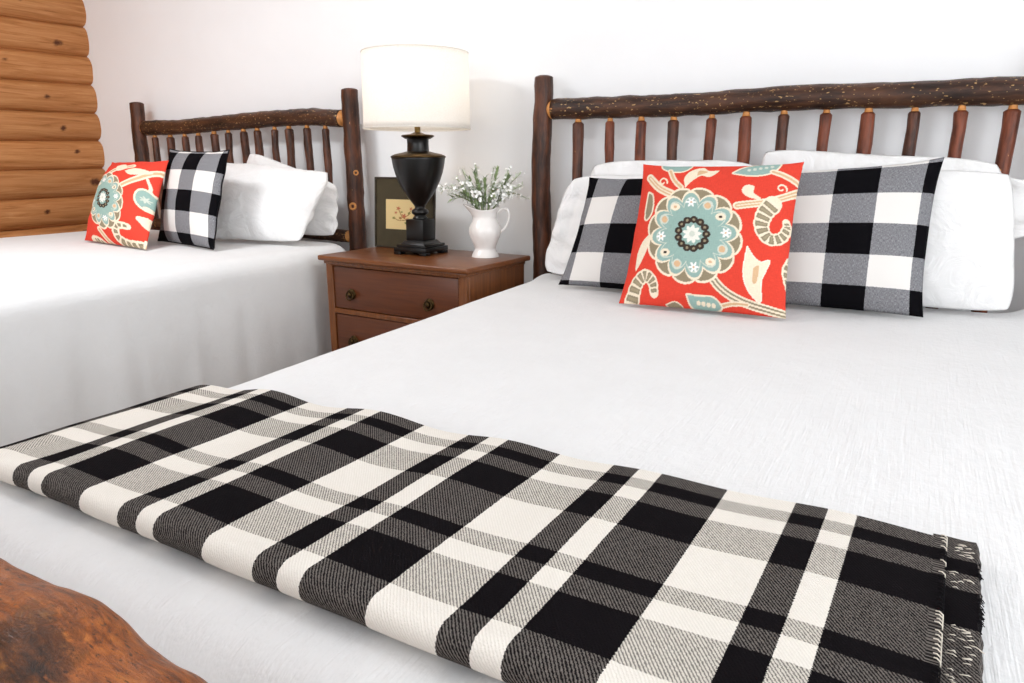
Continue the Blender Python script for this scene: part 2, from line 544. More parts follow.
def make_bed(x0, x1, yf, spins, low, ztop, label, foot_pts, seed, rail_pts, lknots, rknots, spmat):
    root = empty('log_bed_frame', ((x0+x1)/2, (YH+yf)/2, 0))
    tag(root, label, 'bed frame', 'log bed frames')
    post(root, x0, YH, ztop, .0385, seed+1, 0., 'headboard_post', lknots)
    post(root, x1, YH, ztop, .040, seed+2, 0., 'headboard_post', rknots)
    rail(root, 'headboard_rail', rail_pts, .0385, seed+3, M['bark_rail'])
    rail(root, 'lower_rail', [(x0+.05, YH, low), ((x0+x1)/2, YH, low+.008), (x1-.05, YH, low)], .03, seed+4, M['bark_rail'])
    R = spline(rail_pts, 60)
    for i, (a, b) in enumerate(spins):
        zt = float(np.interp(a, R[:, 0], R[:, 2]))-.034
        spindle(root, a, b, low+.02, zt, .0190+.0018*math.sin(i*2.3+seed), seed*3+i*1.7, spmat[i % len(spmat)])
    post(root, x0, yf, .80, .045, seed+5, 0., 'footboard_post')
    post(root, x1, yf, .80, .045, seed+6, 0., 'footboard_post')
    # footboard rail
    P = spline(foot_pts, 150)
    rad = [p[3] for p in P]
    vs, fs = tube([p[:3] for p in P], rad, 40, .03, 16, seed+8)
    o = MB().add(vs, fs).build('footboard_rail', M['peeled'], root)
    o['label'] = 'varnished orange-brown footboard rail'
    at = o.data.attributes.new('bark', 'FLOAT', 'POINT')
    at.data.foreach_set('value', [max(0., 1.25-(Vector(q.co)-Vector((-.515, .195, .680))).length/.058*.8) for q in o.data.vertices])
    MB().add(*tube([(x0+.04, yf, .30), ((x0+x1)/2, yf, .305), (x1-.04, yf, .30)], .035, 14, .08, 12, seed)).build('lower_foot_rail', M['bark_rail'], root)
    return root

R_X = [-1.163, -1.035, -.917, -.796, -.665, -.543, -.424, -.295, -.175, -.048, .075, .203]
make_bed(-1.319, .364, .235, [(x, x+.004*math.sin(i)) for i, x in enumerate(R_X)], .50, 1.356,
         'dark bark log bed frame with spindle headboard behind the bed with the plaid throw',
         [(-1.28, .235, .655, .042), (-1.0, .235, .66, .044), (-.75, .235, .668, .045), (-.60, .235, .670, .045), (-.55, .235, .675, .045), (-.518, .235, .674, .045), (-.485, .235, .660, .045),
          (-.45, .235, .653, .045), (-.415, .235, .652, .045), (-.367, .235, .641, .045), (-.1, .235, .632, .044), (.33, .235, .65, .042)], 2.,
         [(-1.272, YH, 1.238), (-1.0, YH, 1.238), (-.78, YH, 1.236), (-.4, YH, 1.244), (0., YH, 1.240), (.30, YH, 1.238)],
         (), (), [M['bark_spindle_dark'], M['bark_spindle'], M['bark_spindle']])
L_X = [-3.719, -3.582, -3.457, -3.353, -3.227, -3.121, -3.009, -2.908, -2.79, -2.688, -2.571, -2.452]
make_bed(-3.838, -2.296, .33, [(x, x+.004) for x in L_X], .70, 1.356,
         'dark bark log bed frame with spindle headboard in the corner by the log wall',
         [(-3.80, .33, .68, .045), (-3.3, .33, .70, .05), (-2.8, .33, .685, .048), (-2.34, .33, .68, .045)], 5.3,
         [(-3.785, YH, 1.225), (-3.45, YH, 1.225), (-3.05, YH, 1.240), (-2.75, YH, 1.247), (-2.55, YH, 1.248), (-2.35, YH, 1.236)],
         (), ((.86, .35, .013), (1.02, .9, .009)), [M['bark_spindle_dark']])

# ------------------------------------------------------------------ bedspreads
def bedspread(corners, rc, ztop, zbot, re, dome, seed, label, flare=.02, wave=.012, hump=()):
    C = np.array(corners, float); n = 4
    per = []
    for i in range(n):                      # rounded quadrilateral, dense perimeter
        p, a, b = C[i], C[i-1], C[(i+1) % n]
        da, db = (a-p)/np.linalg.norm(a-p), (b-p)/np.linalg.norm(b-p)
        s = p+da*rc; e = p+db*rc
        for t in np.linspace(0, 1, 10):
            per.append((1-t)**2*s+2*t*(1-t)*p+t*t*e)
        L = np.linalg.norm(b-p)
        for t in np.linspace(rc/L, 1-rc/L, int(L/.022))[1:-1]:
            per.append(p+(b-p)*t)
    per = np.array(per); N = len(per)
    nr = np.roll(per, -1, 0)-np.roll(per, 1, 0)
    nr = np.stack([nr[:, 1], -nr[:, 0]], 1); nr /= np.linalg.norm(nr, axis=1)[:, None]
    cen = per.mean(0)
    if ((per-cen)*nr).sum() < 0: nr = -nr
    inner = per-nr*re
    v, f = [], []
    lo, hi = inner.min(0), inner.max(0)
    def z_at(x, y, s):
        ax, ay = abs(2*(x-lo[0])/(hi[0]-lo[0])-1), abs(2*(y-lo[1])/(hi[1]-lo[1])-1)
        dm = dome*max(0, 1-ax**4)*max(0, 1-ay**6)
        q = Vector((x, y, seed))
        hz = sum(h*math.exp(-((x-hx)**2+(y-hy)**2)/(w*w)) for hx, hy, h, w in hump)
        return hz+ztop+dm+.0015*mnoise.noise(q*3.1)+.0008*mnoise.noise(q*11)
    nt = 56
    for i in range(1, nt+1):
        s = i/nt
        for p in inner:
            x, y = cen+(p-cen)*s
            v.append((x, y, z_at(x, y, s)))
    na = 8; arc = 0
    for i in range(1, na+1):
        a = PI/2*i/na
        for p, q in zip(inner, nr):
            x, y = p+q*re*math.sin(a)
            v.append((x, y, z_at(p[0], p[1], 1)-re*(1-math.cos(a))))
    nv = 26
    zs = ztop-re
    for i in range(1, nv+1):
        t = i/nv
        for k, (p, q) in enumerate(zip(per, nr)):
            z = zs+(zbot-zs)*t
            g = mnoise.noise(Vector((p[0]*9, p[1]*9, z*.8+seed)))+.5*mnoise.noise(Vector((p[0]*21, p[1]*21, z*1.5+seed)))
            x, y = p+q*(flare*t+wave*min(1, t*2.2)*g)
            v.append((x, y, z+.003*mnoise.noise(Vector((p[0]*4, p[1]*4, 3)))))
    rows = nt+na+nv
    for i in range(rows-1):
        for k in range(N):
            a, b = i*N+k, i*N+(k+1) % N
            f.append((a, b, b+N, a+N))
    f.append(tuple(range(N)))
    o = MB().add(v, f).build('bedspread', M['spread'], smooth=True, solid=.004)
    tag(o, label, 'bedspread', 'white bedspreads')
    return o

bedspread([(-1.152, .335), (.40, .335), (.40, 2.515), (-1.288, 2.515)], .12, .6105, .03, .060, 0., 1.,
          'white textured bedspread under the black and cream plaid throw', flare=.008, wave=.008, hump=((.40, 2.47, .10, .085), (-1.25, 2.47, .025, .06)))
bedspread([(-3.95, .47), (-2.185, .47), (-2.185, 2.505), (-3.95, 2.505)], .20, .685, .03, .085, .010, 6.,
          'white textured bedspread on the bed beside the log wall', flare=.012, wave=.014)

# ------------------------------------------------------------------ pillows and cushions
def pillow(name, TL, TR, BL, BR, tf, tb, mat, n=60, sag=.045, ear=.0, p=2.4, q=.62, wr=.004, wf=9., seed=0., hem=None, parent=None, rnd=0.):
    TL, TR, BL, BR = (np.array(x, float) for x in (TL, TR, BL, BR))
    nrm = np.cross(TR-BL, TL-BR); nrm /= np.linalg.norm(nrm)
    if nrm[1] > 0: nrm = -nrm
    g = np.linspace(-1, 1, n)
    A, B = np.meshgrid(g, g)                # A left..right, B bottom..top
    ep = 3 if ear else 2
    a = A*(1-sag*(1-np.abs(B)**ep)*np.abs(A)**1.5); b = B*(1-sag*(1-np.abs(A)**ep)*np.abs(B)**1.5)
    if ear: b = np.where(B < 0, B*(1-sag*.3*(1-np.abs(A)**ep)*np.abs(B)**1.5), b)   # the lower edge rests on the bed
    a, b = a*np.sqrt(1-rnd*b**4), b*np.sqrt(1-rnd*a**4)
    U, V = (a+1)/2, (b+1)/2
    P = ((1-U)*(1-V))[..., None]*BL+(U*(1-V))[..., None]*BR+((1-U)*V)[..., None]*TL+(U*V)[..., None]*TR
    A2, B2 = A.copy(), B
    if hem == 'left': A2 = np.where(A < -.80, -1+(A+1)*.0, -1+(A+.80)/1.80*2)
    if hem == 'right': A2 = np.where(A > .80, 1., -1+(A+1)/1.80*2)
    A2 = np.clip(A2, -1, 1)
    prof = ((1-np.abs(A2)**p)*(1-np.abs(B2)**p)).clip(0)**q
    if hem: prof = np.maximum(prof, .10*(1-np.abs(B)**6))
    W = np.zeros((n, n)); W2 = np.zeros((n, n))
    for i in range(n):
        for j in range(n):
            w = Vector(P[i, j])
            W[i, j] = mnoise.noise(w*wf+Vector((seed, 0, 0)))+.5*mnoise.noise(w*wf*2.3+Vector((0, seed, 0)))
            W2[i, j] = mnoise.noise(Vector((U[i, j]*7+seed, V[i, j]*7, seed)))
    fr = P+nrm*(tf*prof+wr*W*(prof**.5))[..., None]
    edge = (1-prof)
    fr += nrm*(wr*1.2*W2*edge)[..., None]
    bk = P-nrm*(tb*prof)[..., None]+nrm*(wr*1.2*W2*edge)[..., None]
    idx = np.arange(n*n).reshape(n, n)
    bidx = idx.copy(); c = n*n; vb = []
    for i in range(n):
        for j in range(n):
            if 0 < i < n-1 and 0 < j < n-1:
                bidx[i, j] = c; c += 1; vb.append(bk[i, j])
    v = [tuple(x) for x in fr.reshape(-1, 3)]+[tuple(x) for x in vb]
    f = []
    for i in range(n-1):
        for j in range(n-1):
            f.append((idx[i, j], idx[i, j+1], idx[i+1, j+1], idx[i+1, j]))
    for i in range(n-1):
        for j in range(n-1):
            f.append((bidx[i, j], bidx[i+1, j], bidx[i+1, j+1], bidx[i, j+1]))
    f = [tuple(int(k) for k in q_) for q_ in f]
    o = MB().add(v, f).build(name, mat, parent)
    me = o.data
    uvv = np.zeros((c, 2)); uvv[:n*n, 0] = ((A+1)/2).ravel(); uvv[:n*n, 1] = ((B+1)/2).ravel()
    for i in range(n):
        for j in range(n):
            uvv[bidx[i, j]] = ((A[i, j]+1)/2, (B[i, j]+1)/2)
    uvl = me.uv_layers.new(name='UVMap')
    li = np.zeros(len(me.loops), int); me.loops.foreach_get('vertex_index', li)
    uvl.data.foreach_set('uv', uvv[li].ravel())
    o['_n'] = n; del o['_n']
    return o, uvv, n, fr

def piping(parent, fr, mat, r=.0028):
    n = fr.shape[0]
    loop = [fr[0, j] for j in range(n)]+[fr[i, n-1] for i in range(1, n)]+[fr[n-1, j] for j in range(n-2, -1, -1)]+[fr[i, 0] for i in range(n-2, -1, -1)]
    loop = loop[::2]+[loop[0]]
    return MB().add(*tube(loop, r, 6, cap=False)).build('piping', mat, parent)

# white pillows, bed with the throw
def white(label, *a, **k):
    k.setdefault('rnd', .2); k.setdefault('wf', 5.5); k.setdefault('wr', .012)
    o = pillow('pillow', *a, M['cotton'], n=80, **k)[0]
    return tag(o, label, 'pillow', 'white bed pillows')
white('white pillow standing against the headboard, rear one near the pitcher',
      (-1.10, 2.525, 1.052), (-.47, 2.525, 1.055), (-1.09, 2.49, .63), (-.47, 2.49, .63), .03, .025, seed=3., sag=.03)
rp = white('white pillow with its top left corner raised above the red cushion, rear one',
      (-.50, 2.525, 1.10), (.215, 2.525, 1.055), (-.46, 2.49, .63), (.27, 2.49, .63), .03, .025, wr=.014, seed=8., sag=.06)
def case_end(parent):
    """loose open end of the rear pillowcase, hanging past the front pillow"""
    nu, nv = 26, 30; v, f = [], []
    for i in range(nu+1):
        for j in range(nv+1):
            s, t = i/nu, j/nv
            top = 1.012-.035*s; bot = .80+.05*s
            x = .14+.19*s-.03*math.sin(t*PI)*s
            z = bot+(top-bot)*t+.004*mnoise.noise(Vector((s*5, t*3, 2.)))
            y = 2.492-.012*math.sin(s*PI)+.012*s*math.sin(t*9+1)+.004*mnoise.noise(Vector((s*6, t*6, 5.)))
            v.append((x, y, z))
    w = nv+1
    for i in range(nu):
        for j in range(nv):
            a = i*w+j; f.append((a, a+1, a+1+w, a+w))
    MB().add(v, f).build('case_end', M['cotton'], parent, solid=.004)
case_end(rp)
white('white pillow with a loose case end hanging towards the nightstand',
      (-1.135, 2.435, 1.000), (-.52, 2.435, 1.012), (-1.235, 2.385, .622), (-.52, 2.385, .622), .055, .03, wr=.014, seed=13., sag=.03, hem='left')
white('large white pillow whose right side shows beside the right black check cushion',
      (-.33, 2.435, 1.025), (.222, 2.435, 1.02), (-.33, 2.385, .622), (.275, 2.385, .625), .055, .03, wr=.008, seed=19., sag=.02, rnd=.13)
# white pillows, bed by the log wall
white('white pillow against the headboard of the bed by the log wall, rear one',
      (-2.895, 2.49, 1.112), (-2.30, 2.49, .945), (-2.93, 2.43, .705), (-2.265, 2.43, .708), .045, .03, seed=23., sag=.05)
white('plump white pillow leaning beside the check cushion on the bed by the log wall',
      (-3.00, 2.36, 1.052), (-2.235, 2.395, 1.003), (-2.90, 2.10, .702), (-2.285, 2.22, .704), .085, .04, wr=.010, seed=29., sag=.035, rnd=.16)

# black and white check cushions
def check(label, TL, TR, BL, BR, mat, seed, tf=.065, tb=.03, pipe=False):
    o, uvv, n, fr = pillow('check_cushion', TL, TR, BL, BR, tf, tb, mat, wr=.004, seed=seed, sag=.06, ear=1.)
    tag(o, label, 'cushion', 'black and white buffalo check cushions')
    if pipe: piping(o, fr, M['thread_dark'])
    return o
check('black and white check cushion to the right of the red cushion, on the throw bed',
      (-.45, 2.36, 1.015), (.046, 2.37, 1.055), (-.445, 2.245, .622), (.048, 2.25, .621),
      check_mat('buffalo_check_right', .49, .45, .115, .092, .005, .022), 31.)
check('black and white check cushion half hidden left of the red cushion, on the throw bed',
      (-1.02, 2.36, .990), (-.55, 2.36, 1.010), (-1.078, 2.245, .621), (-.57, 2.245, .622),
      check_mat('buffalo_check_left', .49, .43, .115, .108, .075, .090), 37.)
check('black and white check cushion on the bed by the log wall',
      (-2.975, 2.13, 1.10), (-2.52, 2.08, 1.090), (-2.93, 1.99, .703), (-2.452, 1.905, .700),
      check_mat('buffalo_check_corner', .48, .44, .115, .095, .012, .050), 41., .055, .04, True)

# floral print, drawn in the units of the sketches below and stored per vertex
RED, CREAM, TEAL, PALE, TAUPE, DARK, TAN = (lin(c) for c in
    ((219, 72, 57), (236, 222, 198), (148, 176, 168), (204, 210, 198), (146, 134, 110), (62, 52, 46), (214, 178, 140)))
class Print:
    def __init__(s, x, y):
        s.x, s.y = x, y; s.c = np.zeros((len(x), 3)); s.c[:] = RED
    def fill(s, m, c): s.c[m] = c
    def seg(s, P):
        d = np.full(len(s.x), 1e9)
        for (ax, ay), (bx, by) in zip(P[:-1], P[1:]):
            ux, uy = bx-ax, by-ay; L = ux*ux+uy*uy+1e-9
            t = (((s.x-ax)*ux+(s.y-ay)*uy)/L).clip(0, 1)
            d = np.minimum(d, np.hypot(s.x-ax-t*ux, s.y-ay-t*uy))
        return d
    def line(s, pts, w, c, inner=None, iw=0, core=None, cw=0):
        d = s.seg(spline(pts, 24) if len(pts) > 2 else pts)
        s.fill(d < w/2, c)
        if inner is not None: s.fill(d < iw/2, inner)
        if core is not None: s.fill(d < cw/2, core)
    def inside(s, P):
        r = np.zeros(len(s.x), bool); n = len(P)
        for i in range(n):
            (x1, y1), (x2, y2) = P[i], P[(i+1) % n]
            k = (y1 > s.y) != (y2 > s.y)
            r ^= k & (s.x < (x2-x1)*(s.y-y1)/(y2-y1+1e-9)+x1)
        return r
    def leaf(s, pts, c, out=None, ow=8, smooth=True):
        P = spline(list(pts)+[pts[0]], 50) if smooth else np.array(pts)
        if out is not None: s.fill(s.inside(P) | (s.seg(P) < ow), out)
        s.fill(s.inside(P), c)
    def disc(s, x, y, r, c, ry=None):
        s.fill(((s.x-x)/r)**2+((s.y-y)/(ry or r))**2 < 1, c)
    def daisy(s, x, y, r, c, k=6):
        a = np.arctan2(s.y-y, s.x-x); d = np.hypot(s.x-x, s.y-y)
        s.fill(d < r*(.72+.28*np.cos(k*a)), c)
    def comb(s, pts, w0, w1, n=11, rib=TAUPE, edge=CREAM):
        """curled feather: a thick arc cut into ribs"""
        P = spline(pts, 60)
        d = np.full(len(s.x), 1e9); tt = np.zeros(len(s.x)); sd = np.zeros(len(s.x))
        for i, ((ax, ay), (bx, by)) in enumerate(zip(P[:-1], P[1:])):
            ux, uy = bx-ax, by-ay; L = ux*ux+uy*uy+1e-9
            t = (((s.x-ax)*ux+(s.y-ay)*uy)/L).clip(0, 1)
            q = np.hypot(s.x-ax-t*ux, s.y-ay-t*uy); k = q < d
            d[k] = q[k]; tt[k] = (i+t[k])/59
            sd[k] = np.sign((s.x-ax)*uy-(s.y-ay)*ux)[k]
        w = (w0+(w1-w0)*tt)
        sc = 1+.10*np.abs(np.sin(tt*n*PI))
        s.fill(d < w/2*sc+4, edge)
        fr = (tt*n) % 1
        s.fill((d < w/2*sc-3) & (fr > .16) & (fr < .84), rib)
        s.fill((d < w/2*sc-9) & (fr > .34) & (fr < .66), tuple(x*1.25 for x in rib))
    def flower(s, cx, cy, rx, ry, n=12, rot=.1, scale=1.):
        dx, dy = (s.x-cx)/rx, (s.y-cy)/ry
        a = np.arctan2(dy, dx)+rot; d = np.hypot(dx, dy)
        sc = np.abs(np.cos(a*n/2))**.75
        s.fill(d < .96+.10*np.abs(np.cos(a*n/2+PI/2))**.5, CREAM)
        s.fill(d < .91+.10*np.abs(np.cos(a*n/2+PI/2))**.5, TAUPE)
        R = .75+.22*sc
        s.fill(d < R, CREAM); s.fill(d < R-.055, TEAL)
        R2 = .60+.22*sc
        s.fill((d < R2) & (d > R2-.035), PALE)
        for k in range(n):
            t = 2*PI*(k+.0)/n-rot
            px, py = cx+rx*.70*math.cos(t), cy+ry*.70*math.sin(t)
            if k % 3 == 0: s.daisy(px, py, 20*scale, (.86, .86, .84), 6); s.disc(px, py, 4*scale, TAN)
            elif k % 3 == 1: s.disc(px, py, 17*scale, PALE); s.disc(px, py, 12*scale, TAN)
            else: s.disc(px, py, 18*scale, CREAM, 14*scale); s.disc(px, py, 7*scale, DARK if k % 2 else TAN, 5*scale)
        s.fill((d < .355) & (d > .17), tuple(x*.93 for x in TEAL))
        m = 13
        for k in range(m):
            t = 2*PI*k/m
            px, py = cx+rx*.30*math.cos(t), cy+ry*.31*math.sin(t)
            s.disc(px, py, 15*scale, DARK, 13*scale); s.disc(px, py, 5*scale, TAUPE)
        s.fill(d < .17+.03*np.cos(a*9), (.80, .79, .72))
        s.fill(d < .06, PALE)

def print_main(x, y):
    p = Print(x-26, y-6)
    p.leaf([(165, 60), (172, 85), (215, 100), (262, 92), (278, 60)], TEAL, CREAM, 6)
    p.line([(115, 130), (160, 172), (215, 200)], 34, CREAM, TAN, 18, CREAM, 5)
    p.line([(202, 98), (222, 140), (252, 172)], 22, CREAM, TAN, 10)
    p.leaf([(268, 175), (262, 130), (285, 95), (330, 75), (355, 92), (392, 88), (360, 122), (325, 118), (292, 145)], CREAM)
    p.leaf([(310, 118), (318, 92), (350, 98)], TAN)
    p.leaf([(445, 100), (475, 75), (520, 55), (600, 40), (596, 75), (560, 100), (500, 108)], TEAL, CREAM, 7)
    for i in range(5): p.disc(500+i*20, 82-i*5, 7, PALE)
    p.line([(585, 88), (630, 105), (690, 138)], 24, CREAM, TAN, 10)
    p.line([(462, 242), (560, 222), (630, 192), (700, 150)], 30, CREAM, TAN, 17, CREAM, 4)
    p.leaf([(545, 215), (500, 205), (478, 180), (492, 155), (522, 158), (520, 185), (545, 205)], CREAM)
    for cx, cy in ((618, 158), (174, 148)):
        q = [(cx+(4+t*2.4)*math.cos(t), cy+(4+t*2.4)*math.sin(t)) for t in np.linspace(.5, 6.6, 20)]
        p.line(q, 6, CREAM)
    p.comb([(590, 225), (560, 268), (550, 318), (575, 358), (618, 350), (640, 312), (638, 288)], 56, 20, 12)
    p.leaf([(500, 395), (522, 430), (548, 448), (578, 440), (562, 480), (545, 520), (538, 590), (500, 555), (484, 490)], CREAM, (.93, .86, .74), 3)
    p.leaf([(520, 470), (540, 462), (530, 520), (515, 520)], TAN)
    p.line([(330, 440), (395, 540), (470, 590), (560, 618), (650, 640)], 34, CREAM, TAUPE, 21, CREAM, 7)
    p.line([(395, 608), (440, 600), (490, 602)], 18, CREAM, TAN, 8)
    p.leaf([(275, 568), (320, 575), (370, 580), (395, 615), (340, 625), (290, 610)], TEAL, CREAM, 6)
    for i in range(4): p.disc(315+i*18, 597+i*3, 8, CREAM); 
    p.comb([(48, 590), (72, 525), (108, 497), (140, 518), (146, 560)], 52, 26, 9)
    p.leaf([(62, 480), (70, 420), (95, 370), (135, 345), (118, 400), (88, 450)], CREAM)
    p.leaf([(112, 190), (130, 205), (132, 255), (115, 285), (100, 280)], TAUPE, CREAM, 7)
    p.comb([(662, 425), (642, 470), (648, 520), (660, 565)], 34, 34, 6)
    p.leaf([(690, 55), (725, 45), (720, 110), (695, 100)], TEAL, CREAM, 7)
    p.leaf([(190, 600), (225, 592), (250, 612), (210, 620)], TAUPE, CREAM, 4)
    p.flower(300, 352, 176, 172, 12, .05)
    return p.c

def print_corner(x, y):
    p = Print(x-46, y-34)
    p.line([(228, 420), (290, 378), (340, 335), (400, 318)], 20, CREAM, TAN, 8)
    p.leaf([(250, 345), (285, 330), (330, 340), (300, 358), (268, 362)], CREAM)
    p.leaf([(360, 345), (375, 330), (395, 340), (385, 390), (368, 375)], CREAM)
    p.line([(318, 370), (322, 400), (316, 430)], 7, CREAM)
    p.line([(185, 360), (215, 335), (270, 318)], 20, CREAM, TAN, 8)
    p.leaf([(205, 315), (235, 305), (250, 330), (220, 345)], CREAM)
    p.disc(308, 448, 26, CREAM, 40); p.disc(308, 448, 21, TEAL, 33); p.daisy(308, 448, 12, PALE, 7); p.disc(308, 480, 9, CREAM)
    p.comb([(285, 612), (235, 608), (205, 585), (215, 552), (252, 552)], 30, 12, 9)
    p.line([(290, 520), (310, 545), (345, 535), (385, 505)], 20, CREAM)
    p.disc(302, 524, 16, CREAM)
    p.leaf([(380, 430), (400, 425), (400, 470), (372, 465)], TEAL, CREAM, 6)
    p.line([(140, 560), (165, 605), (215, 632)], 18, CREAM, TAN, 8)
    p.line([(265, 640), (300, 605), (352, 545)], 18, CREAM, TAN, 8)
    p.leaf([(290, 590), (320, 600), (310, 630), (280, 625)], TAN, CREAM, 5)
    p.comb([(95, 590), (118, 596), (140, 620)], 24, 18, 5)
    p.flower(176, 456, 74, 102, 12, .05, .5)
    return p.c

def red_cushion(label, TL, TR, BL, BR, fn, quad, seed, n, tf=.07, tb=.055):
    o, uvv, n, fr = pillow('floral_cushion', TL, TR, BL, BR, tf, tb, M['floral'], n=n, wr=.004, seed=seed, sag=.05, ear=1.)
    tag(o, label, 'cushion', 'red floral cushions')
    k = len(uvv)
    u, v = uvv[:, 0], uvv[:, 1]
    q = [np.array(c, float) for c in quad]      # TL TR BL BR of the sketch
    X = (1-u)*v*q[0][0]+u*v*q[1][0]+(1-u)*(1-v)*q[2][0]+u*(1-v)*q[3][0]
    Y = (1-u)*v*q[0][1]+u*v*q[1][1]+(1-u)*(1-v)*q[2][1]+u*(1-v)*q[3][1]
    c = fn(X, Y)
    at = o.data.color_attributes.new('print', 'FLOAT_COLOR', 'POINT')
    at.data.foreach_set('color', np.hstack([c, np.ones((k, 1))]).ravel())
    return o
red_cushion('square red floral cushion with a large pale blue flower, in front on the throw bed',
            (-.765, 2.19, 1.035), (-.297, 2.205, 1.042), (-.768, 2.03, .620), (-.283, 2.045, .620),
            print_main, ((108, 78), (712, 45), (22, 592), (645, 652)), 51., 250)
red_cushion('red floral cushion at the left end of the bed by the log wall',
            (-3.37, 2.10, 1.042), (-2.868, 2.045, 1.05), (-3.235, 1.84, .702), (-2.69, 1.77, .699),
            print_corner, ((184, 305), (408, 304), (86, 615), (330, 648)), 57., 200, .08, .035)

# ------------------------------------------------------------------ plaid throw folded across the foot of the bed
def throw():
    root = empty('plaid_throw', (-.5, .64, .613))
    tag(root, 'folded black and cream plaid wool throw laid across the foot of the bed', 'throw blanket')
    xr, xe = .070, -1.066           # right end, start of the drop over the bed's left side
    yb, yf, th, zb = .853, .427, .030, .6185
    drop = .30
    # cross-section from the back edge over the top, round the front roll and back underneath; d = arc length
    sec = []
    r = th/2
    for d in np.linspace(0, .014, 4): sec.append((d, yb-d*.5, zb+th*.55+math.sin(d/.014*PI/2)*th*.45))
    top = np.linspace(yb-.010, yf+r*1.2, 95)
    for y in top: sec.append((yb-y+.004, y, zb+th))
    d0 = sec[-1][0]
    for a in np.linspace(0, PI, 16)[1:]:
        sec.append((d0+1.15*r*a, yf+r*1.2-r*1.2*math.sin(a), zb+r+r*math.cos(a)))
    d1 = sec[-1][0]
    for y in np.linspace(yf+r*1.2, yb-.004, 30)[1:]: sec.append((d1+y-yf, y, zb))
    ns = len(sec)
    us = list(np.linspace(xr, xe, 230))+list(np.linspace(xe, xe-.16-drop, 90))[1:]
    v, uv = [], []
    R = .034
    for u in us:
        for (d, y, z) in sec:
            back = min(1, max(0, (y-yf)/(yb-yf)))
            lift = (z-zb)/th*(.036-.012*back)       # the roll at the front is the thickest
            k = min(1, max(0, (-u-.25)/.75))
            k2 = min(1, max(0, (-u-.60)/.42))
            # soft rise and fall along the length, strongest at the back edge on the left
            wv = .0068*math.cos((u+.945)/.2325*2*PI)*(.25+.75*k)*(.25+.75*back)*(1 if lift > .004 else 0)
            sag = .012*k2*k2*(lift/.036)*back
            wv += .0025*mnoise.noise(Vector((u*7, y*7, 1.)))*(lift/th)-sag
            yy = y+.004*mnoise.noise(Vector((u*5, 4., 0)))*(1-back)+.006*mnoise.noise(Vector((u*6, 8., 0)))*back
            sk = (.022*k)*(1-back)-.030*k2*back-.045*(yb-y)*min(1, max(0, (u+.25)/.3))
            edge = xe+.002*back
            sd = edge-u
            if sd <= 0:
                p = (u+sk, yy, zb+lift+wv)
            else:
                EA, EB = .132, .066             # the soft corner of the bed
                arc = .152
                if sd < arc:
                    a = sd/arc*PI/2
                    p = (edge+sk-(EA+lift*.6)*math.sin(a), yy, zb-EB+(EB+lift)*math.cos(a)+wv*math.cos(a))
                else:
                    p = (edge+sk-EA-lift*.6-.012*(sd-arc), yy, zb-EB-(sd-arc))
            v.append(p); uv.append((min(u, .060), d))
    f = []
    nu = len(us)
    for i in range(nu-1):
        for j in range(ns-1):
            a = i*ns+j; f.append((a, a+1, a+1+ns, a+ns))
        f.append((i*ns+ns-1, i*ns, (i+1)*ns, (i+1)*ns+ns-1))
    f.append(tuple(range(ns))); f.append(tuple(range((nu-1)*ns, nu*ns)))
    def cloth(name, v, f, uv):
        o = MB().add(v, f).build(name, M['throw'], root, smooth='auto')
        l = o.data.uv_layers.new(name='UVMap')
        li = np.zeros(len(o.data.loops), int); o.data.loops.foreach_get('vertex_index', li)
        l.data.foreach_set('uv', np.array(uv)[li].ravel())
        return o
    cloth('top_fold', v, f, uv)
    # the layer below sticks out at the right end
    v2, uv2, f2 = [], [], []
    xs = np.linspace(.058, .103, 14); ys = np.linspace(.862, .425, 110)
    for layer in (1, 0):
        for x in xs:
            for y in ys:
                j = .0025*mnoise.noise(Vector((y*60, 2., 0)))*(x > .09)
                e = 1 if x < .1 else .6
                v2.append((x+j-.045*(.853-y), y+.004*mnoise.noise(Vector((x*30, 0, 2.)))*(y > .85), zb+(.017*e+.001*mnoise.noise(Vector((x*40, y*20, 0))) if layer else .002)))
                uv2.append((-.018+(x-.058)*1.0, .853-y))
    nx, ny = len(xs), len(ys); off = nx*ny
    for b, flip in ((0, 0), (off, 1)):
        for i in range(nx-1):
            for j in range(ny-1):
                a = b+i*ny+j; f2.append((a, a+1, a+1+ny, a+ny))
    for i in range(nx-1):
        for j in (0, ny-1):
            a = i*ny+j; f2.append((a, a+ny, a+ny+off, a+off))
    for j in range(ny-1):
        for i in (0, nx-1):
            a = i*ny+j; f2.append((a, a+1, a+1+off, a+off))
    cloth('lower_fold', v2, f2, uv2)
    # whip stitches over the cut edge of the upper layer, loose threads along the lower one
    mb, md, ml = MB(), MB(), MB()
    rnd = random.Random(5)
    def is_dark(d):
        a = (d-.041) % .2205
        return a < .029 or .063 < a < .131
    y = .845
    while y > .435:
        d = yb-y
        z = zb+th; x = xr-.045*d
        L = rnd.uniform(.8, 1.2)
        z = zb+.036-.012*min(1, max(0, (y-yf)/(yb-yf)))
        pts = [(x-.0045*L, y+.0022, z-.0002), (x-.002, y+.001, z+.0006), (x+.0008, y-.0005, z-.001), (x+.0012, y-.001, z-.005)]
        if is_dark(d) or rnd.random() < .85: (md if is_dark(d) else mb).add(*tube(pts, .0006, 6))
        y -= .0068*rnd.uniform(.85, 1.15)
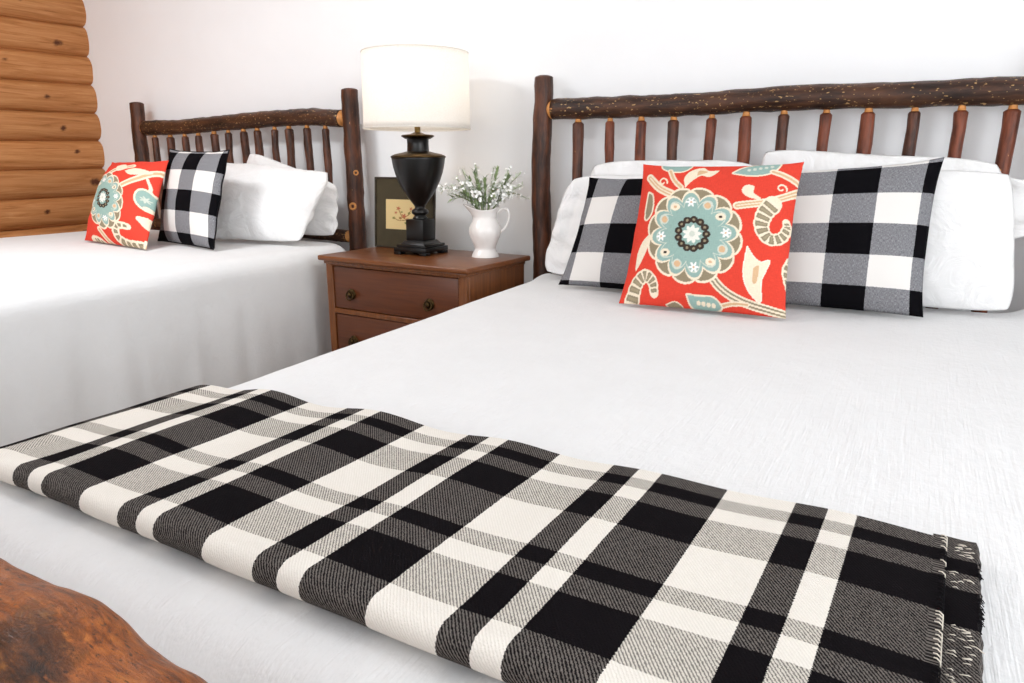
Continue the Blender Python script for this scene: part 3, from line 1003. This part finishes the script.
    for k in range(130):
        y = rnd.uniform(.43, .858); d = .853-y
        a = rnd.uniform(-.5, .5); L = rnd.uniform(.005, .014)
        x = (rnd.uniform(.074, .092) if not is_dark(d) else .099)-.045*d
        if is_dark(d): L = rnd.uniform(.003, .006)
        pts = [(x, y, zb+.0168), (x+L*.5, y+L*.4*a, zb+.0178), (x+L, y+L*a*.9, zb+.0150)]
        (md if is_dark(d) else ml).add(*tube(pts, .0005, 5))
    mb.add(ml.v, ml.f)
    o = mb.build('edge_stitching', M['thread'], root); o['label'] = 'cream whip stitching'; o['kind'] = 'stuff'
    o = md.build('dark_edge_stitching', M['thread_dark'], root); o['label'] = 'black whip stitching'; o['kind'] = 'stuff'
throw()

# ------------------------------------------------------------------ nightstand
def nightstand():
    x0, x1, y0, y1, zt = -2.070, -1.335, 2.078, 2.520, .680
    root = empty('nightstand', ((x0+x1)/2, (y0+y1)/2, 0))
    tag(root, 'brown stained wooden nightstand with drawers between the two beds', 'nightstand')
    MB().add(*box2((x0, y0, zt-.020), (x1, y1, zt))).build('top', M['stand_top'], root, bevel=.006, segs=3)
    a, b, c, d = x0+.022, x1-.022, y0+.024, y1-.015
    body = MB()
    st = .034
    body.add(*box2((a, c+.02, .13), (a+.018, d, zt-.02)))            # sides, back, bottom, stiles, rails
    body.add(*box2((b-.018, c+.02, .13), (b, d, zt-.02)))
    body.add(*box2((a+.018, d-.012, .13), (b-.018, d, zt-.02)))
    body.add(*box2((a+.018, c+.02, .13), (b-.018, d-.012, .148)))
    body.add(*box2((a+.0, c, .10), (a+st, c+.02, zt-.02))); body.add(*box2((b-st, c, .10), (b, c+.02, zt-.02)))
    zz = [zt-.040, zt-.213, zt-.233, zt-.402, zt-.422, .148]
    for z1, z0 in ((zt-.02, zz[0]), (zz[1], zz[2]), (zz[3], zz[4]), (zz[5], .13)):
        body.add(*box2((a+st, c, z0), (b-st, c+.02, z1)))
    body.build('cabinet', M['stand_body'], root, bevel=.0015, segs=1)
    MB().add(*box2((a-.006, c-.006, zt-.034), (b+.006, d, zt-.020))).build('cornice', M['stand_body'], root, bevel=.004)
    for zh, zl in ((zz[0], zz[1]), (zz[2], zz[3]), (zz[4], zz[5])):
        dr = MB().add(*box2((a+st+.003, c+.004, zl+.003), (b-st-.003, c+.024, zh-.003)))
        dr.add(*box2((a+st+.012, c+.024, zl+.010), (b-st-.012, d-.04, zh-.03)))
        dr = dr.build('drawer', M['stand_drawer'], root, bevel=.003)
        w = (b-a-2*st)
        for t in (.155, .785):
            px, pz = a+st+w*t, (zh+zl)/2-.022
            pb = MB()
            prof = [(0, 0), (.021, 0), (.022, .003), (.017, .006), (.011, .006), (.009, .012), (.011, .016), (.007, .020), (0, .021)]
            v, f = lathe([(max(r, .0002), z) for r, z in prof], (0, 0, 0), 28)
            v = [(px+p.x, c+.004-p.z, pz+p.y) for p in v]
            pb.add(v, f)
            ring = [(px+.0175*math.sin(q), c-.010-.004*math.cos(q), pz-.004-.0175*math.cos(q)) for q in np.linspace(0, 2*PI, 30)]
            pb.add(*tube(ring, .0032, 8, cap=False))
            h = pb.build('ring_pull', M['brass_dark'], dr); h['label'] = 'round antique brass ring pull'
    for x in (a, b):
        for y in (c, d):
            sx = 1 if x == a else -1; sy = 1 if y == c else -1
            MB().add(*box2((x, y, 0), (x+sx*.042, y+sy*.042, .13))).build('leg', M['stand_body'], root, bevel=.003)
    root.rotation_euler.z = -.04
nightstand()

# ------------------------------------------------------------------ lamp
def lamp():
    cx, cy, z0 = -1.748, 2.345, .680
    root = empty('table_lamp', (cx, cy, z0))
    tag(root, 'black urn table lamp with a white drum shade, lit, on the nightstand', 'lamp')
    b = MB()
    for sx in (-1, 1):
        for sy in (-1, 1):
            b.add(*box((cx+sx*.062, cy+sy*.062, z0+.006), (.034, .034, .012)))
    b.add(*box((cx, cy, z0+.021), (.158, .158, .018)))
    b.add(*box((cx, cy, z0+.035), (.140, .140, .012)))
    v, f = box((cx, cy, z0+.048), (.120, .120, .016))
    v = [(cx+(x-cx)*(1 if z < z0+.048 else .78), cy+(y-cy)*(1 if z < z0+.048 else .78), z) for x, y, z in v]
    b.add(v, f)
    b.build('base', M['urn'], root, bevel=.0025)
    MB().add(*box((cx, cy, z0+.097), (.084, .084, .084))).build('pedestal', M['urn'], root, bevel=.003)
    k = .94
    def pr(px): return z0+.045+(590-px)*.00092*k*1.0
    urn = [(.0005, z0+.138), (.030, z0+.138), (.031, z0+.143), (.024, z0+.150), (.022, z0+.154), (.032, z0+.160), (.035, z0+.167), (.032, z0+.175), (.022, z0+.181), (.020, z0+.186),
           (.024, z0+.194), (.036, z0+.210), (.052, z0+.232), (.068, z0+.257), (.082, z0+.285), (.093, z0+.315), (.101, z0+.345), (.105, z0+.372), (.106, z0+.378), (.103, z0+.382), (.0005, z0+.382)]
    MB().add(*lathe([(r, z-z0) for r, z in urn], (cx, cy, z0), 48)).build('urn', M['urn'], root)
    sh = [(.0005, .378), (.107, .378), (.109, .381), (.107, .385), (.092, .392), (.062, .398), (.048, .402), (.0005, .402)]
    o = MB().add(*lathe(sh, (cx, cy, z0), 48)).build('shoulder', M['brass_dark'], root); o['label'] = 'dull brass shoulder ring'
    nk = [(.0005, .400), (.045, .400), (.043, .405), (.042, .430), (.043, .450), (.046, .452), (.0005, .452)]
    MB().add(*lathe(nk, (cx, cy, z0), 40)).build('neck', M['urn'], root)
    ca = [(.0005, .448), (.050, .450), (.064, .459), (.065, .462), (.060, .4645), (.030, .468), (.016, .474), (.0005, .476)]
    o = MB().add(*lathe(ca, (cx, cy, z0), 40)).build('cap', M['brass_dark'], root); o['label'] = 'flared brass rim'
    so = [(.0005, .470), (.0105, .470), (.0115, .474), (.0115, .512), (.0155, .516), (.0155, .555), (.0005, .556)]
    MB().add(*lathe(so, (cx, cy, z0), 24)).build('socket', M['brass'], root)
    bu = [(.0005, .552), (.013, .554), (.016, .570), (.026, .595), (.030, .615), (.026, .636), (.014, .650), (.0005, .653)]
    o = MB().add(*lathe(bu, (cx, cy, z0), 24)).build('bulb', M['bulb'], root); o.visible_shadow = True
    # drum shade: cloth wall, rolled hems, wire spider
    zs0, zs1, r0, r1 = z0+.488, z0+.766, .208, .203
    n = 72; v, f = [], []
    for i in range(13):
        t = i/12
        for q in range(n):
            a = 2*PI*q/n; r = r0+(r1-r0)*t
            v.append((cx+r*math.cos(a), cy+r*math.sin(a), zs0+(zs1-zs0)*t))
    for i in range(12):
        for q in range(n):
            a, c = i*n+q, i*n+(q+1) % n
            f.append((a, c, c+n, a+n))
    sh = MB().add(v, f).build('lamp_shade', M['shade'], root, solid=.0012)
    for zz, r in ((zs0, r0), (zs1, r1)):
        ring = [(cx+r*math.cos(a), cy+r*math.sin(a), zz) for a in np.linspace(0, 2*PI, 73)]
        MB().add(*tube(ring, .0022, 8, cap=False)).build('hem', M['shade'], sh)
    sp = MB()
    for q in range(3):
        a = 2*PI*q/3+.4
        sp.add(*tube([(cx+.018*math.cos(a), cy+.018*math.sin(a), zs0+.058), (cx+.1*math.cos(a), cy+.1*math.sin(a), zs0+.06), (cx+r0*.99*math.cos(a), cy+r0*.99*math.sin(a), zs0+.05)], .0017, 6))
    ring = [(cx+.019*math.cos(a), cy+.019*math.sin(a), zs0+.058) for a in np.linspace(0, 2*PI, 25)]
    sp.add(*tube(ring, .0022, 6, cap=False))
    sp.build('shade_fitter', M['brass'], root)
    L = bpy.data.lights.new('lamp_light', 'POINT'); L.energy = 1.7; L.color = (1, .88, .72); L.shadow_soft_size = .04
    lo = bpy.data.objects.new('lamp_light', L); lo.location = (cx, cy, z0+.69); COL.objects.link(lo)
lamp()

# ------------------------------------------------------------------ framed print leaning on the wall
def picture():
    x0, w, h = -2.068, .318, .300
    yb, yt, z0 = 2.446, 2.466, .680
    root = empty('picture', (x0+w/2, yb, z0))
    tag(root, 'small botanical print in a wide dark olive mat leaning behind the lamp', 'picture')
    d = Vector((0, yt-yb, math.sqrt(h*h-(yt-yb)**2))).normalized()
    nrm = Vector((0, -d.z, d.y))
    def pt(u, v, t): return Vector((x0+u*w, yb, z0))+d*(v*h)+nrm*t
    def slab(u0, u1, v0, v1, t0, t1):
        v = [pt(u, q, t) for u in (u0, u1) for q in (v0, v1) for t in (t0, t1)]
        return v, [(0, 1, 3, 2), (4, 6, 7, 5), (0, 4, 5, 1), (2, 3, 7, 6), (0, 2, 6, 4), (1, 5, 7, 3)]
    fr = MB(); e = .022
    fr.add(*slab(0, e, 0, 1, 0, .012)); fr.add(*slab(1-e, 1, 0, 1, 0, .012)); fr.add(*slab(e, 1-e, 0, e, 0, .012)); fr.add(*slab(e, 1-e, 1-e, 1, 0, .012))
    fr.build('frame', M['frame_edge'], root, bevel=.0015)
    MB().add(*slab(e, 1-e, e, 1-e, .001, .007)).build('mat_board', M['mat_board'], root, smooth=False)
    MB().add(*tube([pt(.5, .72, -.004), (x0+w/2, yb+.012, z0+.12), (x0+w/2, yb+.024, z0+.002)], .006, 8)).build('easel_leg', M['frame_edge'], root)
    m, nt, b = newmat('botanical_paper', .8, .1); t = NT(nt)
    a = t.n('ShaderNodeAttribute', attribute_name='print'); t.l(a.outputs['Color'], b.inputs['Base Color'])
    n = 70; v, uv = [], []
    for i in range(n+1):
        for j in range(n+1):
            v.append(pt(.19+.56*j/n, .27+.42*i/n, .0078)); uv.append((j/n*100, 100-i/n*100))
    f = [(i*(n+1)+j, i*(n+1)+j+1, (i+1)*(n+1)+j+1, (i+1)*(n+1)+j) for i in range(n) for j in range(n)]
    bk = len(v); v += [pt(u, q, .0068) for q in (.27, .69) for u in (.19, .75)]; uv += [(0, 0)]*4
    f.append((bk, bk+2, bk+3, bk+1))
    o = MB().add(v, f).build('print', m, root, smooth=False); o['label'] = 'cream paper with a faint flower spray'
    uv = np.array(uv, float); p = Print(uv[:, 0], uv[:, 1]); p.c[:] = lin((214, 190, 138))
    br = lin((150, 112, 66)); pk = lin((176, 104, 76)); gn = lin((128, 122, 70))
    for pts in ([(78, 85), (62, 68), (48, 55), (38, 30)], [(62, 68), (40, 70), (24, 62)], [(55, 60), (70, 48), (76, 28)], [(70, 78), (84, 66), (88, 50)]):
        p.line(pts, 2.4, br)
    for x, y, r, c in ((38, 30, 7, pk), (30, 44, 5, pk), (55, 55, 9, pk), (44, 62, 6, br), (76, 30, 6, pk), (66, 66, 6, pk), (24, 62, 5, gn), (70, 45, 5, gn), (88, 50, 5, pk), (60, 78, 5, gn), (48, 42, 4, gn)):
        p.daisy(x, y, r, c, 5)
    at = o.data.color_attributes.new('print', 'FLOAT_COLOR', 'POINT')
    at.data.foreach_set('color', np.hstack([p.c, np.ones((len(uv), 1))]).ravel())
picture()

# ------------------------------------------------------------------ pitcher with sprigs
PX, PY, PZ = -1.466, 2.385, .680
HD = Vector((math.cos(.56), math.sin(.56), 0))       # the handle's side
def pitcher():
    root = empty('pitcher', (PX, PY, PZ))
    tag(root, 'white ceramic pitcher holding flower sprigs on the nightstand', 'pitcher')
    outer = [(.0005, 0), (.050, 0), (.0525, .004), (.050, .012), (.044, .024), (.041, .032), (.043, .042), (.051, .062), (.058, .082), (.061, .100), (.059, .116), (.053, .132), (.047, .146), (.0455, .156), (.049, .170), (.054, .182)]
    inner = [(.051, .182), (.046, .170), (.042, .156), (.044, .144), (.055, .100), (.040, .045), (.0005, .038)]
    def spout(p, r, z, a):
        d = Vector((math.cos(a), math.sin(a), 0)); c = d.dot(-HD)
        if z > .135:
            t = (z-.135)/.047
            k = max(0, c)**3*t*t
            p = p+d*(.030*k)+Vector((0, 0, .020*k))
            p.z += .012*max(0, -c)**2*t*t
        if .05 < z < .13:                     # raised leaf moulding round the belly
            s = math.sin((z-.05)/.08*PI)
            if r > .05 or z < .12: p = p+d*(.0026*s*max(0, math.sin(a*6+z*40))**.7)
        return p
    P = outer+inner
    dense = [tuple(q) for q in spline([(r, z, 0) for r, z in P], 90)[:, :2]]
    dense = [(max(.0005, r), z) for r, z in dense]
    MB().add(*lathe(dense, (PX, PY, PZ), 72, spout)).build('body', M['ceramic'], root)
    base = Vector((PX, PY, PZ))
    hp = [(.047, .172), (.066, .186), (.086, .182), (.094, .160), (.088, .132), (.074, .108), (.057, .096)]
    pts = [base+HD*x+Vector((0, 0, z)) for x, z in spline([(a, b) for a, b in hp], 30)]
    MB().add(*tube(pts, [.0062-.0018*math.sin(PI*i/29) for i in range(30)], 12)).build('handle', M['ceramic'], root)
pitcher()

def leaf_blade(mb, base, d, L, W, up_):
    d = d.normalized(); s = d.cross(up_)
    if s.length < .05: s = d.cross(Vector((1, 0, 0)))
    s.normalize(); n = s.cross(d)
    v, f = [], []
    K = 6
    for i in range(K+1):
        t = i/K; w = W*math.sin(PI*min(.97, t**.75+.02))*.5
        c = base+d*(L*t)+n*(.12*L*math.sin(t*PI*.9))
        v += [c-s*w+n*w*.35, c-n*w*.05, c+s*w+n*w*.35]
    for i in range(K):
        a = i*3
        f += [(a, a+1, a+4, a+3), (a+1, a+2, a+5, a+4)]
    mb.add(v, f)

def blossom(mb, c, r, nrm, rnd):
    nrm = nrm.normalized(); u = nrm.orthogonal().normalized(); w = nrm.cross(u); a0 = rnd.uniform(0, 6)
    for k in range(5):
        a = a0+2*PI*k/5
        d = u*math.cos(a)+w*math.sin(a); s = nrm.cross(d)
        v = [c, c+d*r*.5-s*r*.42+nrm*r*.18, c+d*r*.98-s*r*.25+nrm*r*.30, c+d*r*1.05+nrm*r*.34, c+d*r*.98+s*r*.25+nrm*r*.30, c+d*r*.5+s*r*.42+nrm*r*.18]
        mb.add(v, [(0, 1, 2, 3), (0, 3, 4, 5)])

def sprig(tip, bend, kind, seed, label):
    """one cut stem standing in the pitcher; tip is where it ends"""
    rnd = random.Random(seed)
    ang = rnd.uniform(0, 6.28)
    foot = Vector((PX+.02*math.cos(ang), PY+.015*math.sin(ang), PZ+.075))
    tip = Vector(tip)
    hor = Vector((tip.x-PX, tip.y-PY, 0))
    neck = Vector((PX, PY, PZ+.187))+(hor.normalized() if hor.length > .01 else Vector((0, 0, 0)))*min(.034, hor.length*.35)
    mid = neck.lerp(tip, .55)+Vector((0, 0, bend))
    P = [Vector(q) for q in spline([foot, neck, mid, tip], 26)]
    root = empty('flower_sprig' if kind == 'flower' else 'leaf_sprig', tuple(foot))
    tag(root, label, 'flower' if kind == 'flower' else 'foliage', 'sprigs in the white pitcher')
    MB().add(*tube(P, [.0019-.0011*i/25 for i in range(26)], 6)).build('stem', M['stem'], root)
    lv, fl = MB(), MB()
    bd = MB()
    Z = Vector((0, 0, 1))
    for i in range(9, 26):
        T = (P[min(25, i+1)]-P[i-1]).normalized()
        o = T.orthogonal().normalized(); o = (Matrix.Rotation(rnd.uniform(0, 6.28), 3, T) @ o)
        if kind == 'leaf':
            if i % 2 or i > 22:
                for s in (1, -1):
                    leaf_blade(lv, P[i], T*.9+o*s*.65+Z*.15, rnd.uniform(.022, .038), rnd.uniform(.007, .011), Z)
        elif kind == 'wispy':
            for s in (1, -1):
                d = (T*.6+o*s*.8).normalized(); L = rnd.uniform(.010, .02)
                leaf_blade(lv, P[i], d, L, .004, Z)
                if rnd.random() < .5: blossom(fl, P[i]+d*L, .005, d, rnd)
        else:
            if i % 3 == 0: leaf_blade(lv, P[i], T*.7+o*.8, rnd.uniform(.018, .03), .007, Z)
            for q in range(3 if i > 12 else 1):
                d = (Matrix.Rotation(rnd.uniform(0, 6.28), 3, T) @ T.orthogonal().normalized()+T*.5).normalized()
                L = rnd.uniform(.008, .027)
                bd.add(*tube([P[i], P[i]+d*L], .0006, 4))
                blossom(fl, P[i]+d*L, rnd.uniform(.0045, .0075), d, rnd)
    if lv.v: lv.build('foliage', M['leaf'] if kind == 'leaf' else M['leaf_pale'], root)
    if fl.v: fl.build('blossoms', M['petal'], root)
    if bd.v: bd.build('flower_stalks', M['stem'], root)
    return root

def st(sx, h, dep=0.):          # sideways along the handle's direction, height over the nightstand, depth
    return (PX+HD.x*sx-HD.y*dep*-1*0+dep*.0+HD.x*0, PY+HD.y*sx+dep, PZ+h)
W_ = 'sprig of tiny white blossoms standing in the white pitcher'
G_ = 'green leafy sprig standing in the white pitcher'
sprig(st(-.165, .262), .03, 'flower', 1, 'white blossom sprig reaching furthest left towards the black lamp urn')
sprig(st(-.105, .225, -.03), .02, 'leaf', 2, 'leafy sprig drooping over the left lip of the white pitcher')
sprig(st(.158, .225, .01), .035, 'wispy', 3, 'wispy sprig reaching furthest right towards the dark bed post')
sprig(st(.128, .318, .02), .012, 'wispy', 4, 'tall wispy sprig on the right, above the pitcher handle')
sprig(st(-.085, .335, .0), .0, 'wispy', 5, 'tallest wispy sprig on the left of the bouquet')
for i, (q, h, d) in enumerate([(-.12, .30, .02), (-.045, .345, .02), (.10, .335, -.01), (.02, .34, .03), (.145, .275, .0), (-.14, .245, .01), (.07, .235, -.06)]):
    sprig(st(q, h, d), .012, 'wispy', 60+i, 'fine pale sprig with tiny leaves and buds among the white pitcher bouquet')
for i, (s, h, d) in enumerate([(-.055, .285, -.03), (-.015, .255, -.04), (-.09, .265, .0), (.06, .262, -.035), (.09, .285, .0), (.03, .280, .02), (.115, .255, -.02), (-.03, .29, .03)]):
    sprig(st(s, h, d), .008, 'flower', 20+i, W_)
for i, (s, h, d) in enumerate([(-.038, .318, .0), (.048, .322, .0), (.012, .292, -.02), (-.07, .292, .02), (.078, .300, .03), (.0, .262, -.045), (.055, .245, -.045), (-.05, .245, -.05)]):
    sprig(st(s, h, d), .004, 'leaf', 40+i, G_)

# ------------------------------------------------------------------ light
def area(name, loc, rot, sx, sy, e, c=(1, 1, 1)):
    L = bpy.data.lights.new(name, 'AREA'); L.shape = 'RECTANGLE'; L.size = sx; L.size_y = sy
    L.energy = e; L.color = c
    o = bpy.data.objects.new(name, L); o.location = loc; o.rotation_euler = rot; COL.objects.link(o)
    return o
area('daylight_front_window', (-1.0, YF-.16, 1.48), (PI/2, 0, 0), 4.3, 1.5, 46, (.93, .965, 1))
area('daylight_right_window', (XR+.16, .2, 1.5), (PI/2, 0, PI/2), 2.1, 1.35, 66, (.93, .965, 1))

def fill_light(x, y):  # added out-of-view fill to brighten the bed by the log wall
    root = empty('fill_light', (x, y, ZC))
    tag(root, 'round white ceiling fill light, added above the bed by the log wall', 'fill light')
    MB().add(*lathe([(.0005, -.001), (.19, -.001), (.195, -.006), (.195, -.028), (.185, -.032), (.0005, -.032)], (x, y, ZC), 48)).build('base', M['white_paint'], root)
    m, nt, b = newmat('fill_glass', .3, .4)
    b.inputs['Emission Color'].default_value = (1, .97, .93, 1); b.inputs['Emission Strength'].default_value = 3
    MB().add(*lathe([(.178, -.032), (.178, -.045), (.160, -.070), (.120, -.092), (.060, -.105), (.0005, -.108)], (x, y, ZC), 48)).build('diffuser', m, root)
    L = bpy.data.lights.new('fill_lamp', 'AREA'); L.shape = 'DISK'; L.size = .6; L.energy = 31; L.color = (.95, .975, 1)
    o = bpy.data.objects.new('fill_lamp', L); o.location = (x, y, ZC-.115); COL.objects.link(o)
fill_light(-2.75, .75)

w = bpy.data.worlds.new('sky'); sc.world = w; w.use_nodes = True
w.node_tree.nodes['Background'].inputs[0].default_value = (.92, .96, 1, 1)
w.node_tree.nodes['Background'].inputs[1].default_value = 1.0

sc.view_settings.view_transform = 'Standard'
sc.view_settings.look = 'None'
sc.view_settings.gamma = 1
sc.view_settings.use_curve_mapping = False
sc.view_settings.exposure = 0.04
sc.cycles.max_bounces = 12
sc.cycles.diffuse_bounces = 8
